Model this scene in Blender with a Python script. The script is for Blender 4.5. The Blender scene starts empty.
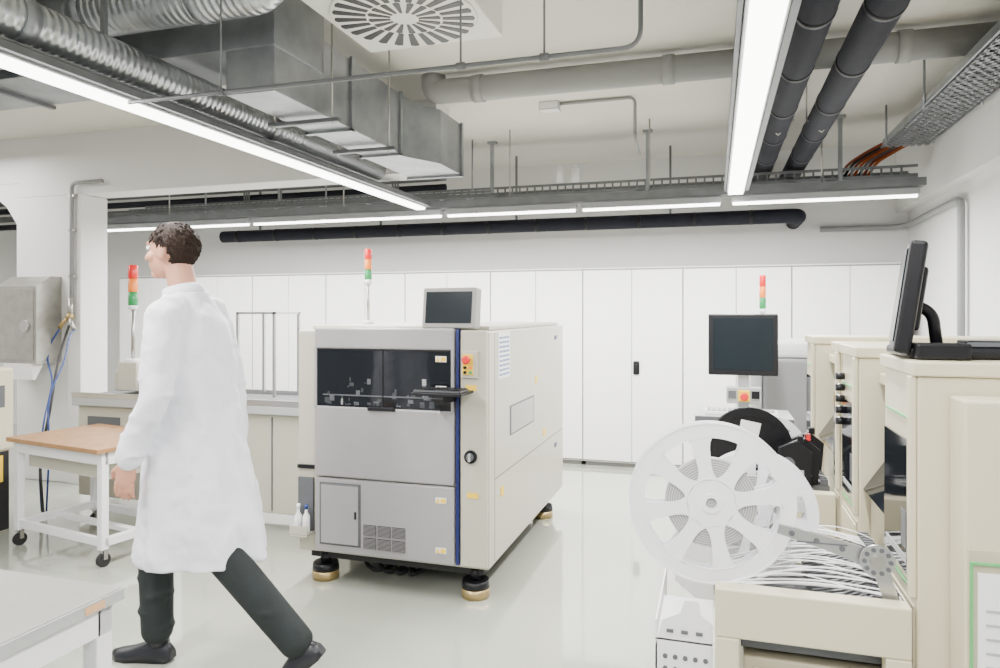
import bpy,bmesh,math,random
from mathutils import Vector,Matrix,Euler
random.seed(4)
SC=bpy.context.scene
COL=SC.collection
ORG={}
# ---------------------------------------------------------------- materials
def mat(n,c,r=.5,m=0.,var=.05,scale=6.,bump=0.,bscale=80.,emit=0.,coat=0.,spec=.5):
    M=bpy.data.materials.new(n);M.use_nodes=True
    nt=M.node_tree;b=nt.nodes["Principled BSDF"]
    tc=nt.nodes.new("ShaderNodeTexCoord");nz=nt.nodes.new("ShaderNodeTexNoise")
    nz.inputs["Scale"].default_value=scale;nz.inputs["Detail"].default_value=4
    nt.links.new(tc.outputs["Object"],nz.inputs["Vector"])
    rp=nt.nodes.new("ShaderNodeValToRGB")
    rp.color_ramp.elements[0].position=.3;rp.color_ramp.elements[1].position=.7
    rp.color_ramp.elements[0].color=(c[0]*(1-var),c[1]*(1-var),c[2]*(1-var),1)
    rp.color_ramp.elements[1].color=(min(1,c[0]*(1+var*.5)),min(1,c[1]*(1+var*.5)),min(1,c[2]*(1+var*.5)),1)
    nt.links.new(nz.outputs["Fac"],rp.inputs["Fac"])
    nt.links.new(rp.outputs["Color"],b.inputs["Base Color"])
    b.inputs["Roughness"].default_value=r;b.inputs["Metallic"].default_value=m
    b.inputs["Specular IOR Level"].default_value=spec
    if emit>0:
        b.inputs["Emission Color"].default_value=(c[0],c[1],c[2],1);b.inputs["Emission Strength"].default_value=emit
    if coat>0:
        b.inputs["Coat Weight"].default_value=coat;b.inputs["Coat Roughness"].default_value=.04
    if bump>0:
        n2=nt.nodes.new("ShaderNodeTexNoise");n2.inputs["Scale"].default_value=bscale;n2.inputs["Detail"].default_value=3
        nt.links.new(tc.outputs["Object"],n2.inputs["Vector"])
        bp=nt.nodes.new("ShaderNodeBump");bp.inputs["Strength"].default_value=bump;bp.inputs["Distance"].default_value=.01
        nt.links.new(n2.outputs["Fac"],bp.inputs["Height"]);nt.links.new(bp.outputs["Normal"],b.inputs["Normal"])
    return M
def spiral_mat(n,c,axis):
    M=mat(n,c,.28,.8,.12,5)
    nt=M.node_tree;b=nt.nodes["Principled BSDF"]
    tc=nt.nodes.new("ShaderNodeTexCoord");w=nt.nodes.new("ShaderNodeTexWave")
    w.bands_direction=axis;w.inputs["Scale"].default_value=9
    nt.links.new(tc.outputs["Object"],w.inputs["Vector"])
    bp=nt.nodes.new("ShaderNodeBump");bp.inputs["Strength"].default_value=.5;bp.inputs["Distance"].default_value=.008
    nt.links.new(w.outputs["Fac"],bp.inputs["Height"]);nt.links.new(bp.outputs["Normal"],b.inputs["Normal"])
    return M
def winding_mat(n,c1,c2):
    M=mat(n,c1,.5);nt=M.node_tree;b=nt.nodes["Principled BSDF"]
    tc=nt.nodes.new("ShaderNodeTexCoord");w=nt.nodes.new("ShaderNodeTexWave")
    w.wave_type='RINGS';w.rings_direction='Y';w.inputs["Scale"].default_value=55
    nt.links.new(tc.outputs["Object"],w.inputs["Vector"])
    rp=nt.nodes.new("ShaderNodeValToRGB");rp.color_ramp.elements[0].color=(*c1,1);rp.color_ramp.elements[1].color=(*c2,1)
    nt.links.new(w.outputs["Fac"],rp.inputs["Fac"]);nt.links.new(rp.outputs["Color"],b.inputs["Base Color"])
    return M
m_wall=mat("wall_paint",(.68,.68,.67),.85,0,.02,2,.05,120)
m_ceil=mat("ceiling_paint",(.64,.62,.57),.9,0,.04,1.5,.05,90)
m_floor=mat("floor_epoxy",(.385,.40,.345),.10,0,.03,1.2,.004,6,coat=1.)
m_cab=mat("cabinet_enamel",(.80,.80,.79),.35,0,.01)
m_cabedge=mat("cabinet_gap",(.22,.22,.21),.6)
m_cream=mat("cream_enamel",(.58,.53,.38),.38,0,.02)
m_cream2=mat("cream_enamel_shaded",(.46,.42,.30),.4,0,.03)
m_mach=mat("machine_offwhite",(.46,.435,.36),.35,0,.02)
m_grey=mat("panel_grey",(.31,.30,.305),.3,0,.03)
m_grey2=mat("dark_grey",(.09,.095,.105),.45)
m_oven=mat("oven_grey",(.20,.205,.215),.4)
m_dim=mat("dim_interior",(.035,.04,.045),.5,0,.3)
m_lgrey=mat("light_grey",(.38,.39,.39),.45)
m_black=mat("black_plastic",(.006,.006,.008),.4,spec=.3)
m_blackr=mat("black_rubber",(.012,.012,.013),.7)
m_insul=mat("pipe_insulation",(.012,.013,.022),.8,0,.2,12,.1,60,spec=.3)
m_glass=mat("smoked_glass",(.006,.008,.011),.07,0,.1,3,spec=.35)
m_screen=mat("screen_glass",(.008,.013,.017),.25,spec=.25)
m_blue=mat("blue_stripe",(.006,.012,.10),.4)
m_bhose=mat("blue_hose",(.008,.035,.19),.4)
m_yel=mat("yellow_label",(.85,.55,.02),.5)
m_red=mat("red_plastic",(.70,.015,.015),.3)
m_green=mat("green_plastic",(.015,.25,.07),.3)
m_orange=mat("orange_plastic",(.85,.22,.02),.35)
m_porange=mat("pale_orange_sticker",(.62,.36,.20),.6)
m_gline=mat("green_line",(.10,.42,.14),.5)
m_steel=mat("brushed_steel",(.45,.44,.41),.3,.9,.1,20)
m_steeld=mat("dull_stainless",(.40,.39,.36),.33,.75,.15,12)
m_galv=mat("galvanised_steel",(.29,.305,.325),.34,.65,.22,7)
m_galvd=mat("galvanised_tray",(.16,.168,.176),.45,.5,.15,9)
m_alu=mat("aluminium",(.50,.50,.50),.3,.85,.05)
m_gold=mat("brass_pad",(.42,.31,.14),.35,.7)
m_wpl=mat("white_plastic",(.78,.78,.80),.4,0,.01)
m_reel=mat("reel_plastic",(.86,.86,.89),.35,0,.01)
m_wind=winding_mat("wound_tape",(.50,.50,.50),(.22,.22,.22))
m_paper=mat("paper",(.80,.80,.80),.8,0,.02)
m_wood=mat("wood_top",(.34,.18,.075),.5,0,.2,14)
m_wood2=mat("laminate_top",(.25,.24,.215),.6,0,.05,10)
m_gpipe=mat("grey_pipe",(.26,.265,.265),.6,0,.05)
m_lamp=mat("lamp_housing",(.34,.35,.36),.4,.2,.03)
m_tube=mat("lamp_diffuser",(1,.98,.95),.4,emit=10.)
m_spX=spiral_mat("spiral_duct_x",(.50,.52,.54),'X')
m_spY=spiral_mat("spiral_duct_y",(.48,.50,.52),'Y')
m_coat=mat("coat_cotton",(.78,.79,.87),.85,0,.02,5,.6,9)
m_trou=mat("trouser_cloth",(.012,.017,.018),.9,0,.2,10,.3,20)
m_skin=mat("skin",(.55,.27,.18),.55,0,.06)
m_hair=mat("hair_brown",(.020,.010,.006),.75,0,.4,60,.5,120,spec=.25)
m_eye=mat("eye_white",(.8,.8,.8),.2)
m_shoe=mat("shoe_leather",(.008,.009,.014),.4)
m_copper=mat("red_brown_cable",(.20,.035,.012),.55)
m_ocab=mat("orange_cable",(.42,.09,.015),.5)
m_ink=mat("printed_ink",(.12,.17,.36),.6)
m_tape=mat("carrier_tape",(.78,.78,.80),.35,0,.03)
# ---------------------------------------------------------------- builder
class B:
    def __init__(s):
        s.bm=bmesh.new();s.mats=[]
    def mi(s,m):
        if m not in s.mats:s.mats.append(m)
        return s.mats.index(m)
    def box(s,x0,x1,y0,y1,z0,z1,m,bev=0.,M=None,seg=2):
        i=s.mi(m)
        mt=Matrix.Translation(((x0+x1)/2,(y0+y1)/2,(z0+z1)/2))@Matrix.Diagonal((abs(x1-x0),abs(y1-y0),abs(z1-z0),1))
        if M is not None: mt=M@mt
        r=bmesh.ops.create_cube(s.bm,size=1,matrix=mt);vs=r['verts']
        fs={f for v in vs for f in v.link_faces}
        for f in fs:f.material_index=i
        if bev>0:
            es=list({e for v in vs for e in v.link_edges})
            bmesh.ops.bevel(s.bm,geom=es,offset=bev,segments=seg,profile=.5,affect='EDGES')
        return s
    def ring(s,c,u,v,r,seg):
        return [s.bm.verts.new(c+u*(r*math.cos(2*math.pi*k/seg))+v*(r*math.sin(2*math.pi*k/seg))) for k in range(seg)]
    def bridge(s,a,b,i,smooth=True):
        n=len(a)
        for k in range(n):
            f=s.bm.faces.new((a[k],a[(k+1)%n],b[(k+1)%n],b[k]));f.material_index=i;f.smooth=smooth
    def cap(s,a,i):
        f=s.bm.faces.new(a);f.material_index=i
    def cyl(s,p0,p1,r,m,r1=None,seg=24):
        p0=Vector(p0);p1=Vector(p1);i=s.mi(m);r1=r if r1 is None else r1
        d=(p1-p0).normalized();u=d.orthogonal().normalized();v=d.cross(u)
        a=s.ring(p0,u,v,r,seg);b=s.ring(p1,u,v,r1,seg)
        s.bridge(a,b,i);s.cap(a,i);s.cap(b,i);return s
    def tube(s,pts,r,m,seg=10,rad=0.):
        P=[Vector(p) for p in pts]
        if rad>0:
            Q=[P[0]]
            for k in range(1,len(P)-1):
                a=(P[k-1]-P[k]);b=(P[k+1]-P[k]);ra=min(rad,a.length*.49,b.length*.49)
                A=P[k]+a.normalized()*ra;Bq=P[k]+b.normalized()*ra
                for t in range(7):
                    t/=6.;Q.append(A.lerp(P[k],t).lerp(P[k].lerp(Bq,t),t))
            Q.append(P[-1]);P=Q
        i=s.mi(m);prev=None;u=None
        for k,p in enumerate(P):
            if k==0:d=P[1]-p
            elif k==len(P)-1:d=p-P[k-1]
            else:d=(P[k+1]-p).normalized()+(p-P[k-1]).normalized()
            d.normalize()
            if u is None:u=d.orthogonal().normalized()
            else:
                u=(u-d*u.dot(d)).normalized()
            v=d.cross(u);rr=r[k] if isinstance(r,(list,tuple)) else r
            c=s.ring(p,u,v,rr,seg)
            if prev:s.bridge(prev,c,i)
            else:s.cap(c,i)
            prev=c
        s.cap(prev,i);return s
    def lathe(s,prof,o,ax,m,seg=32):
        o=Vector(o);d=Vector(ax).normalized();u=d.orthogonal().normalized();v=d.cross(u);i=s.mi(m);prev=None
        for (r,h) in prof:
            c=s.ring(o+d*h,u,v,max(r,1e-4),seg)
            if prev:s.bridge(prev,c,i)
            else:s.cap(c,i)
            prev=c
        s.cap(prev,i);return s
    def prism(s,poly,ax,a0,a1,m):
        i=s.mi(m)
        def P(p,a):
            return (a,p[0],p[1]) if ax=='X' else ((p[0],a,p[1]) if ax=='Y' else (p[0],p[1],a))
        A=[s.bm.verts.new(P(p,a0)) for p in poly];C=[s.bm.verts.new(P(p,a1)) for p in poly]
        s.bridge(A,C,i,False);s.cap(A,i);s.cap(C,i);return s
    def sph(s,c,r,m,seg=20,M=None):
        i=s.mi(m)
        if not isinstance(r,(tuple,list)):r=(r,r,r)
        mt=Matrix.Translation(c)@(M if M is not None else Matrix.Identity(4))@Matrix.Diagonal((*r,1))
        q=bmesh.ops.create_uvsphere(s.bm,u_segments=seg,v_segments=max(8,seg*2//3),radius=1,matrix=mt)
        for f in {f for v in q['verts'] for f in v.link_faces}:f.material_index=i;f.smooth=True
        return s
    def loft(s,rings,m,smooth=True):
        i=s.mi(m);prev=None
        for R in rings:
            c=[s.bm.verts.new(p) for p in R]
            if prev:s.bridge(prev,c,i,smooth)
            else:s.cap(c,i)
            prev=c
        s.cap(prev,i);return s
    def ribbon(s,pts,w,t,m):
        i=s.mi(m);prev=None
        for p in pts:
            p=Vector(p);r=[s.bm.verts.new(p+Vector((0,a,c))) for a,c in ((-w/2,0),(w/2,0),(w/2,t),(-w/2,t))]
            if prev:s.bridge(prev,r,i,False)
            else:s.cap(r,i)
            prev=r
        s.cap(prev,i);return s
    def done(s,name,par=None,label=None,cat=None,kind=None,group=None,recalc=True):
        if recalc:bmesh.ops.recalc_face_normals(s.bm,faces=s.bm.faces)
        vs=s.bm.verts
        mn=Vector([min(v.co[k] for v in vs) for k in range(3)]);mx=Vector([max(v.co[k] for v in vs) for k in range(3)])
        c=(mn+mx)/2
        if par is None:c.z=mn.z
        for v in vs:v.co-=c
        me=bpy.data.meshes.new(name);s.bm.to_mesh(me);s.bm.free()
        for m in s.mats:me.materials.append(m)
        o=bpy.data.objects.new(name,me);COL.objects.link(o)
        ORG[o]=c.copy()
        if par is not None:
            o.parent=par;o.location=c-ORG[par]
        else:o.location=c
        if label:o["label"]=label
        if cat:o["category"]=cat
        if kind:o["kind"]=kind
        if group:o["group"]=group
        return o
def thing(name,label,cat,loc,rot=None,group=None,local=False):
    e=bpy.data.objects.new(name,None);COL.objects.link(e);e.empty_display_size=.1
    e.location=loc
    if rot:e.rotation_euler=rot
    e["label"]=label;e["category"]=cat
    if group:e["group"]=group
    ORG[e]=Vector((0,0,0)) if local else Vector(loc)
    return e
# ---------------------------------------------------------------- structure
B().box(-9.2,1.9,-3,7.5,-.1,0,m_floor).done("floor",kind="structure")
B().box(-9.2,1.9,-3,7.5,3.06,3.2,m_ceil).done("ceiling",kind="structure")
B().box(-9.2,1.9,7.27,7.5,0,3.06,m_wall).done("wall_back",kind="structure")
B().box(1.70,1.9,-3,7.27,0,3.06,m_wall).done("wall_right",kind="structure")
B().box(-9.2,-9,-3,7.27,0,3.06,m_wall).done("wall_left",kind="structure")
b=B();b.box(-6.0,-1.95,4.76,5.02,2.53,3.06,m_wall);b.box(-9,-6.0,4.76,5.02,2.66,3.06,m_wall);b.prism([(-6.0,2.53),(-6.02,2.28),(-6.15,2.45),(-6.45,2.66),(-6.0,2.66)],'Y',4.765,5.015,m_wall)
b.done("trim_1",kind="structure")
b=B();b.box(-6.03,-5.28,4.76,5.04,0,2.53,m_wall,.01);b.box(-5.42,-5.27,4.745,4.80,0,2.53,m_wall,.004);b.done("trim_2",kind="structure")
B().box(1.60,1.70,-3,7.27,2.42,3.06,m_wall).done("trim_3",kind="structure")
# ---------------------------------------------------------------- cabinets
def cabinet(x0,hd):
    x1=x0+.946;y0=6.79;y1=7.22
    e=thing("storage_cabinet","tall white metal two-door storage cabinet against the wall","cabinet",((x0+x1)/2,y1-.2,0),group="white storage cabinets along the wall")
    b=B();b.box(x0,x1,y0+.022,y1,.04,1.93,m_cab,.003);b.box(x0+.02,x1-.02,y0+.05,y1-.03,0,.04,m_cabedge)
    b.box(x0+.003,x1-.003,y0+.012,y0+.023,.05,1.92,m_cabedge)
    b.done("body",e)
    xm=(x0+x1)/2
    for k,(a,c) in enumerate(((x0+.004,xm-.003),(xm+.003,x1-.004))):
        d=B().box(a,c,y0,y0+.02,.06,1.905,m_cab,.003).done("door",e)
        if k==1 and hd:
            h=B();h.box(a+.012,a+.07,y0-.008,y0,.90,1.03,m_black,.012);h.box(a+.024,a+.056,y0-.02,y0-.006,.93,1.0,m_black,.008);h.done("handle",d,label="black recessed turn handle")
for k in range(-7,2):cabinet(-.288+.95*k+.002,k>=-2)
# ---------------------------------------------------------------- helpers
def tower(par,x,y,z0,zl,zt,r=.018):
    p=B();p.cyl((x,y,z0),(x,y,z0+.03),r*1.5,m_wpl);p.cyl((x,y,z0),(x,y,zl),r*.42,m_steel,seg=12);p.cyl((x,y,zl-.03),(x,y,zl),r*.9,m_wpl,r1=r)
    sl=p.done("signal_tower",par,label="stack light with red, orange and green lenses")
    h=(zt-zl)/3
    for k,(m,n) in enumerate(((m_green,"green_lens"),(m_orange,"orange_lens"),(m_red,"red_lens"))):
        q=B();q.lathe([(r*.95,0),(r,.003),(r,h-.005),(r*.85,h-.001)],(x,y,zl+k*h),(0,0,1),m,20);q.done(n,sl)
    return sl
def estop(par,x,y,z,ax=(0,-1,0),box=True):
    b=B();a=Vector(ax);o=Vector((x,y,z))
    if box:b.box(x-.03,x+.03,y-.0,y+.03,z-.03,z+.03,m_yel,.004)
    b.cyl(o,o+a*.015,.012,m_black);b.lathe([(.013,.015),(.021,.018),(.022,.028),(.016,.034)],o,a,m_red,20)
    return b.done("emergency_stop",par,label="red mushroom emergency button")
def desk_monitor(name,par,x0,x1,y,z0,z1,tilt=0.,bez=m_grey2,frame=.02,d=.05,turn=0.):
    w=x1-x0;h=z1-z0;c=Vector(((x0+x1)/2,y,z0))
    M=Matrix.Translation(c)@Matrix.Rotation(turn,4,'Z')@Matrix.Rotation(tilt,4,'X')
    b=B();b.box(-w/2,w/2,0,d,0,h,bez,.008,M=M)
    b.box(-w/2+.03,w/2-.03,d,d+.04,.04,h-.04,bez,.01,M=M)
    o=b.done(name,par)
    s=B();s.box(-w/2+frame,w/2-frame,-.003,.004,frame*1.2,h-frame,m_screen,0,M=M);s.done("screen",o,label="dark switched-off screen")
    return o
# ---------------------------------------------------------------- main machine
XM0,XM1,YM0,YM1=-2.236,-1.109,3.42,5.25
e=thing("inspection_machine","large off-white and grey enclosed electronics assembly machine with smoked window","machine",(-1.67,4.3,0))
b=B();b.box(XM0,XM1,YM0,YM1,.17,1.40,m_mach,.012,seg=3)
b.box(XM0+.03,XM1-.03,YM0+.1,YM1-.03,1.40,1.425,m_mach,.008)
b.box(XM0+.05,XM1-.05,YM0+.06,YM1-.06,.12,.17,m_blackr)
b.done("body",e)
b=B();b.box(-2.11,-1.29,3.385,3.425,1.30,1.415,m_grey,.01);b.box(-2.11,-2.095,3.385,3.425,.97,1.31,m_grey);b.box(-1.305,-1.29,3.385,3.425,.97,1.31,m_grey)
b.box(-2.11,-1.29,3.385,3.425,.60,.985,m_grey,.008);ud=b.done("front_door",e,label="grey upper door")
b=B();b.box(-2.095,-1.305,3.392,3.41,.985,1.30,m_glass);b.box(-2.095,-1.305,3.388,3.393,1.292,1.30,m_black);b.box(-1.70,-1.692,3.389,3.393,.985,1.295,m_black);b.done("window",ud,label="smoked glass viewing window")
B().box(-1.78,-1.62,3.372,3.386,.972,.992,m_black,.003).done("handle",ud,label="black grip strip")
b=B()  # scattered boxes on the glass: dim interior and reflections put in as grey colour
for k in range(46):
    x=-2.06+random.random()*.66;zz=.995+random.random()**2*.13;ww=random.uniform(.005,.03);hh=random.uniform(.004,.035)
    b.box(x,x+ww,3.389+k*.00004,3.3918,zz,zz+hh,(m_dim,m_grey2,m_dim,m_grey if k%16==3 else m_dim)[k%4])
b.box(-2.06,-1.35,3.3895,3.3918,1.045,1.052,m_grey2)
b.done("window_shapes",e,label="dim interior and reflections painted as grey shapes on the window")
b=B();b.box(-2.11,-1.29,3.39,3.425,.185,.592,m_grey,.008);lp=b.done("lower_panel",e,label="grey lower panel")
b=B();b.box(-2.078,-1.827,3.388,3.391,.227,.568,m_grey2);b.box(-2.07,-1.835,3.382,3.392,.235,.56,m_grey,.004);b.box(-1.86,-1.85,3.378,3.383,.38,.42,m_black);b.done("access_door",lp)
b=B()
for r in range(2):
    for c in range(3):
        x=-1.81+c*.085
        b.box(x,x+.075,3.386,3.391,.225+r*.07,.285+r*.07,m_black)
        for k in range(9):b.box(x,x+.075,3.383,3.388,.227+r*.07+k*.0066,.2290+r*.07+k*.0066,m_grey)
b.done("vent_grille",lp,label="dark louvred ventilation slots")
B().box(-1.281,-1.266,3.395,3.425,.19,1.41,m_blue).done("trim_stripe",e,label="dark blue vertical trim stripe")
b=B();b.box(-1.258,-1.115,3.40,3.425,.185,1.405,m_mach,.006);cs=b.done("control_column",e)
b=B();b.box(-1.25,-1.16,3.385,3.402,1.16,1.30,m_mach,.004);b.box(-1.243,-1.18,3.38,3.386,1.175,1.285,m_yel,.002)
for k,(mm,zz) in enumerate(((m_green,1.19),(m_orange,1.215))):
    for j in range(2):b.cyl((-1.225+j*.03,3.381,zz),(-1.225+j*.03,3.37,zz),.008,mm if j else m_black,seg=14)
b.done("button_panel",cs,label="yellow button panel")
estop(cs,-1.212,3.38,1.255,box=False)
b=B();b.cyl((-1.2,3.402,.755),(-1.2,3.385,.755),.034,m_black);b.cyl((-1.2,3.386,.755),(-1.2,3.375,.755),.02,m_grey2);b.box(-1.205,-1.195,3.365,3.378,.735,.775,m_lgrey);b.done("main_switch",cs,label="black rotary main switch")
for (x,z) in ((-1.36,1.255),(-1.36,1.10),(-1.36,.52),(-1.36,.26)):
    b=B();b.box(x-.03,x+.03,3.383,3.386,z-.015,z+.015,m_paper);b.prism([(x-.028,z-.012),(x-.006,z-.012),(x-.017,z+.012)],'Y',3.381,3.384,m_yel);b.box(x,x+.026,3.381,3.384,z-.011,z+.011,m_yel)
    b.done("warning_label",e,label="small white and yellow warning sticker")
for (x,z) in ((-1.19,.555),(-1.2,1.11)):
    B().box(x-.03,x+.03,3.396,3.401,z-.014,z+.014,m_yel).done("warning_label",e,label="small yellow warning sticker")
xs=XM1
b=B();b.box(xs-.002,xs+.004,3.575,3.79,1.14,1.39,m_paper);
for k in range(9):
    for j in range(3):
        b.box(xs+.003,xs+.005,3.59+j*.065,3.645+j*.065,1.155+k*.025,1.166+k*.025,m_ink)
b.done("instruction_sheet",e,label="white printed table sheet with blue entries")
b=B();b.box(xs-.002,xs+.003,3.80,4.35,.80,.97,m_grey2,.002);b.box(xs+.002,xs+.004,3.82,4.33,.81,.96,m_grey)
for k in range(12):b.box(xs+.003,xs+.006,3.83,4.32,.812+k*.0125,.8145+k*.0125,m_mach)
b.done("side_vent",e,label="grey louvred side vent")
B().box(xs-.002,xs+.001,3.515,3.52,.19,1.39,m_grey2).done("panel_seam",e)
B().box(xs-.002,xs+.001,3.52,5.2,.615,.62,m_grey2).done("panel_seam",e)
for (y,z) in ((4.38,1.04),(4.6,.66),(3.62,.5)):B().box(xs,xs+.003,y,y+.06,z,z+.05,m_yel).done("side_label",e,label="yellow sticker")
for (y,z) in ((4.95,1.3),(4.95,.52)):B().box(xs,xs+.003,y,y+.07,z,z+.03,m_blue).done("side_label",e,label="blue sticker")
b=B();b.box(-2.225,-2.13,3.405,3.425,.28,.58,m_grey2);b.box(-2.23,-2.12,3.33,3.42,.27,.285,m_mach,.002);b.box(-2.23,-2.12,3.33,3.335,.285,.33,m_mach);b.box(-2.23,-2.12,3.405,3.425,.63,.65,m_black)
b.done("bottle_shelf",e)
for k,x in enumerate((-2.2,-2.15)):
    q=B();q.lathe([(.018,0),(.02,.005),(.02,.09),(.008,.11),(.008,.13)],(x,3.37,.286),(0,0,1),m_wpl,18);q.cyl((x,3.37,.416),(x,3.37,.44),.01,m_bhose if k else m_wpl,seg=14)
    q.box(x-.012,x+.012,3.348,3.352,.31,.36,m_paper)
    q.done("dispenser_bottle",label="small white plastic bottle with cap on machine shelf",cat="bottle",group="bottles on machine shelf")
for x in (XM0+.13,XM1-.1):
    for y in (3.5,5.0):
        b=B();b.cyl((x,y,0),(x,y,.05),.075,m_gold,seg=28);b.cyl((x,y,.05),(x,y,.09),.075,m_black,r1=.07);b.cyl((x,y,.09),(x,y,.15),.03,m_black);b.done("foot",e,label="black levelling foot with brass coloured pad")
for k in range(4):
    b=B();b.tube([(-2.0+k*.1,3.75,.14),(-1.95+k*.1,3.65,.06),(-1.85+k*.07,3.6,.02),(-1.75+k*.06,3.7,.04),(-1.7+k*.02,3.9,.12)],.011,m_blackr,rad=.08);b.done("cable",e,label="black cable")
tower(e,-2.05,3.9,1.42,1.70,1.89,.022)
b=B();b.box(-1.36,-1.26,3.50,3.60,1.41,1.46,m_lgrey,.005);b.cyl((-1.31,3.55,1.46),(-1.31,3.5,1.5),.025,m_grey2);b.done("monitor_mount",e)
desk_monitor("monitor",e,-1.495,-1.18,3.42,1.415,1.63,-.10,mat("bezel_grey",(.28,.27,.25),.4),.022,.07,turn=-.12)
b=B();b.box(-1.45,-1.18,3.20,3.385,1.085,1.10,m_black,.004);b.box(-1.44,-1.19,3.21,3.34,1.10,1.112,m_grey2,.003)
for i in range(4):
    for j in range(10):b.box(-1.432+j*.024,-1.412+j*.024,3.22+i*.028,3.242+i*.028,1.112,1.117,m_black)
b.box(-1.33,-1.28,3.34,3.40,1.04,1.09,m_black)
b.done("keyboard_tray",e,label="black fold-out keyboard tray")
# ---------------------------------------------------------------- conveyor
e=thing("conveyor_unit","long grey and cream board conveyor unit with open frame on top","machine",(-3.5,4.35,0))
b=B();b.box(-4.6,-2.3,4.12,4.62,.12,.80,m_mach,.01)
for x in (-3.85,-3.45,-2.9):b.box(x,x+.01,4.115,4.125,.14,.78,m_grey2)
b.box(-4.5,-4.2,4.112,4.122,.55,.72,m_grey2);b.box(-4.05,-3.9,4.112,4.122,.6,.7,m_grey)
b.done("body",e)
b=B();b.box(-4.62,-2.28,4.08,4.64,.80,.86,m_lgrey,.006);b.box(-4.62,-2.28,4.08,4.1,.86,.90,m_alu);b.box(-4.62,-2.28,4.62,4.64,.86,.90,m_alu);b.box(-4.6,-2.3,4.11,4.61,.862,.87,m_grey2);b.done("conveyor_rail",e)
b=B()
for x in (-3.25,-2.95):
    for y in (4.2,4.5):b.box(x,x+.018,y,y+.018,.9,1.50,m_alu)
b.box(-3.25,-2.932,4.2,4.218,1.485,1.50,m_alu);b.box(-3.25,-3.232,4.2,4.518,1.485,1.50,m_alu);b.box(-2.95,-2.932,4.2,4.518,1.485,1.50,m_alu);b.done("frame",e,label="thin aluminium profile frame")
b=B();b.box(-4.42,-3.6,4.28,4.60,.9,1.05,m_mach,.01);b.box(-4.35,-4.17,4.24,4.36,.9,1.12,m_mach,.008);b.done("cover",e)
for x in (-4.45,-3.4,-2.45):
    b=B();b.cyl((x,4.2,0),(x,4.2,.12),.03,m_black);b.cyl((x,4.2,0),(x,4.2,.02),.05,m_black);b.done("foot",e)
tower(e,-4.26,4.3,1.115,1.55,1.86,.035)
# ---------------------------------------------------------------- bench
ang=math.radians(-10)
e=thing("work_bench","small mobile bench with brown wooden top and white metal frame","table",(-3.42,3.19,0),rot=(0,0,ang),local=True)
b=B();b.box(-.93,0,0,.62,.672,.70,m_wood,.004);b.done("table_top",e,label="brown wooden top")
b=B()
for x in (-.91,-.06):
    for y in (.06,.56):
        b.box(x,x+.045,y-.022,y+.022,.10,.672,m_wpl,.003)
    b.box(x,x+.045,.06,.56,.12,.165,m_wpl);b.box(x,x+.045,.06,.56,.60,.672,m_wpl)
b.box(-.9,-.02,.04,.075,.60,.672,m_wpl);b.box(-.9,-.02,.54,.575,.12,.165,m_wpl);b.box(-.9,-.02,.045,.075,.12,.165,m_wpl);b.box(-.88,-.04,.28,.33,.125,.15,m_wpl)
b.box(-.86,-.06,.10,.52,.50,.60,m_mach,.004)
b.done("frame",e)
for x in (-.885,-.035):
    for y in (.06,.56):
        b=B();b.cyl((x-.012,y,.04),(x+.012,y,.04),.04,m_blackr);b.box(x-.018,x+.018,y-.01,y+.02,.04,.10,m_steel,.003);b.done("caster",e,label="small black swivel wheel")
# ---------------------------------------------------------------- foreground table
YB=1.525
e=thing("packing_table","grey laminate table with light metal legs and sticker","table",(-2.1,1.0,0))
b=B();b.box(-2.7,-1.545,.45,YB,.715,.75,m_wood2,.003);b.box(-1.546,-1.54,.45,YB,.718,.747,m_lgrey);b.done("table_top",e)
b=B();b.box(-2.68,-1.56,YB-.06,YB-.02,.64,.715,m_wpl);b.box(-1.60,-1.56,.5,YB-.02,.64,.715,m_wpl);b.box(-2.68,-2.64,.5,YB-.02,.64,.715,m_wpl)
b.done("apron",e)
for x in (-2.68,-1.61):
    for y in (.5,YB-.07):
        b=B();b.box(x,x+.05,y,y+.05,0,.715,m_wpl,.004);b.cyl((x+.025,y+.025,0),(x+.025,y+.025,.01),.03,m_blackr);b.done("leg",e)
B().box(-1.541,-1.538,1.40,1.46,.722,.742,m_porange).done("sticker",e,label="small pale orange sticker")
# ---------------------------------------------------------------- left items
e=thing("reflow_unit","cream machine with black lower front and yellow label","machine",(-5.0,3.35,0))
b=B();b.box(-5.5,-4.64,3.0,3.65,.55,1.12,m_cream,.02);b.box(-5.5,-4.66,3.02,3.63,0,.55,m_blackr,.005);b.done("body",e)
b=B();b.box(-4.644,-4.638,3.45,3.58,.85,1.0,m_grey2);b.done("window",e)
B().box(-4.664,-4.656,3.50,3.58,.34,.52,m_yel).done("label_plate",e,label="yellow label")
b=B();b.prism([(4.758,1.06),(4.758,1.81),(4.66,1.81),(4.52,1.72),(4.52,1.06)],'X',-5.96,-5.50,m_steeld)
o=b.done("wall_dispenser",label="brushed stainless steel dispenser box mounted on the column",cat="dispenser")
b=B();b.box(-5.93,-5.53,4.512,4.521,1.09,1.70,m_steeld,.002);b.cyl((-5.62,4.513,1.38),(-5.62,4.50,1.38),.05,m_alu);b.done("front_plate",o)
b=B();b.prism([(4.52,1.06),(4.64,1.06),(4.56,.92),(4.54,.92)],'X',-5.88,-5.56,m_paper);b.done("paper_outlet",o)
b=B();b.tube([(-5.0,4.72,2.62),(-5.34,4.72,2.62),(-5.34,4.72,1.62)],.017,m_gpipe,rad=.06,seg=12)
for z in (1.8,2.2,2.5):b.box(-5.37,-5.31,4.71,4.745,z,z+.02,m_steel)
b.done("conduit_pipe",label="grey conduit running down the column",cat="pipe")
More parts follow.
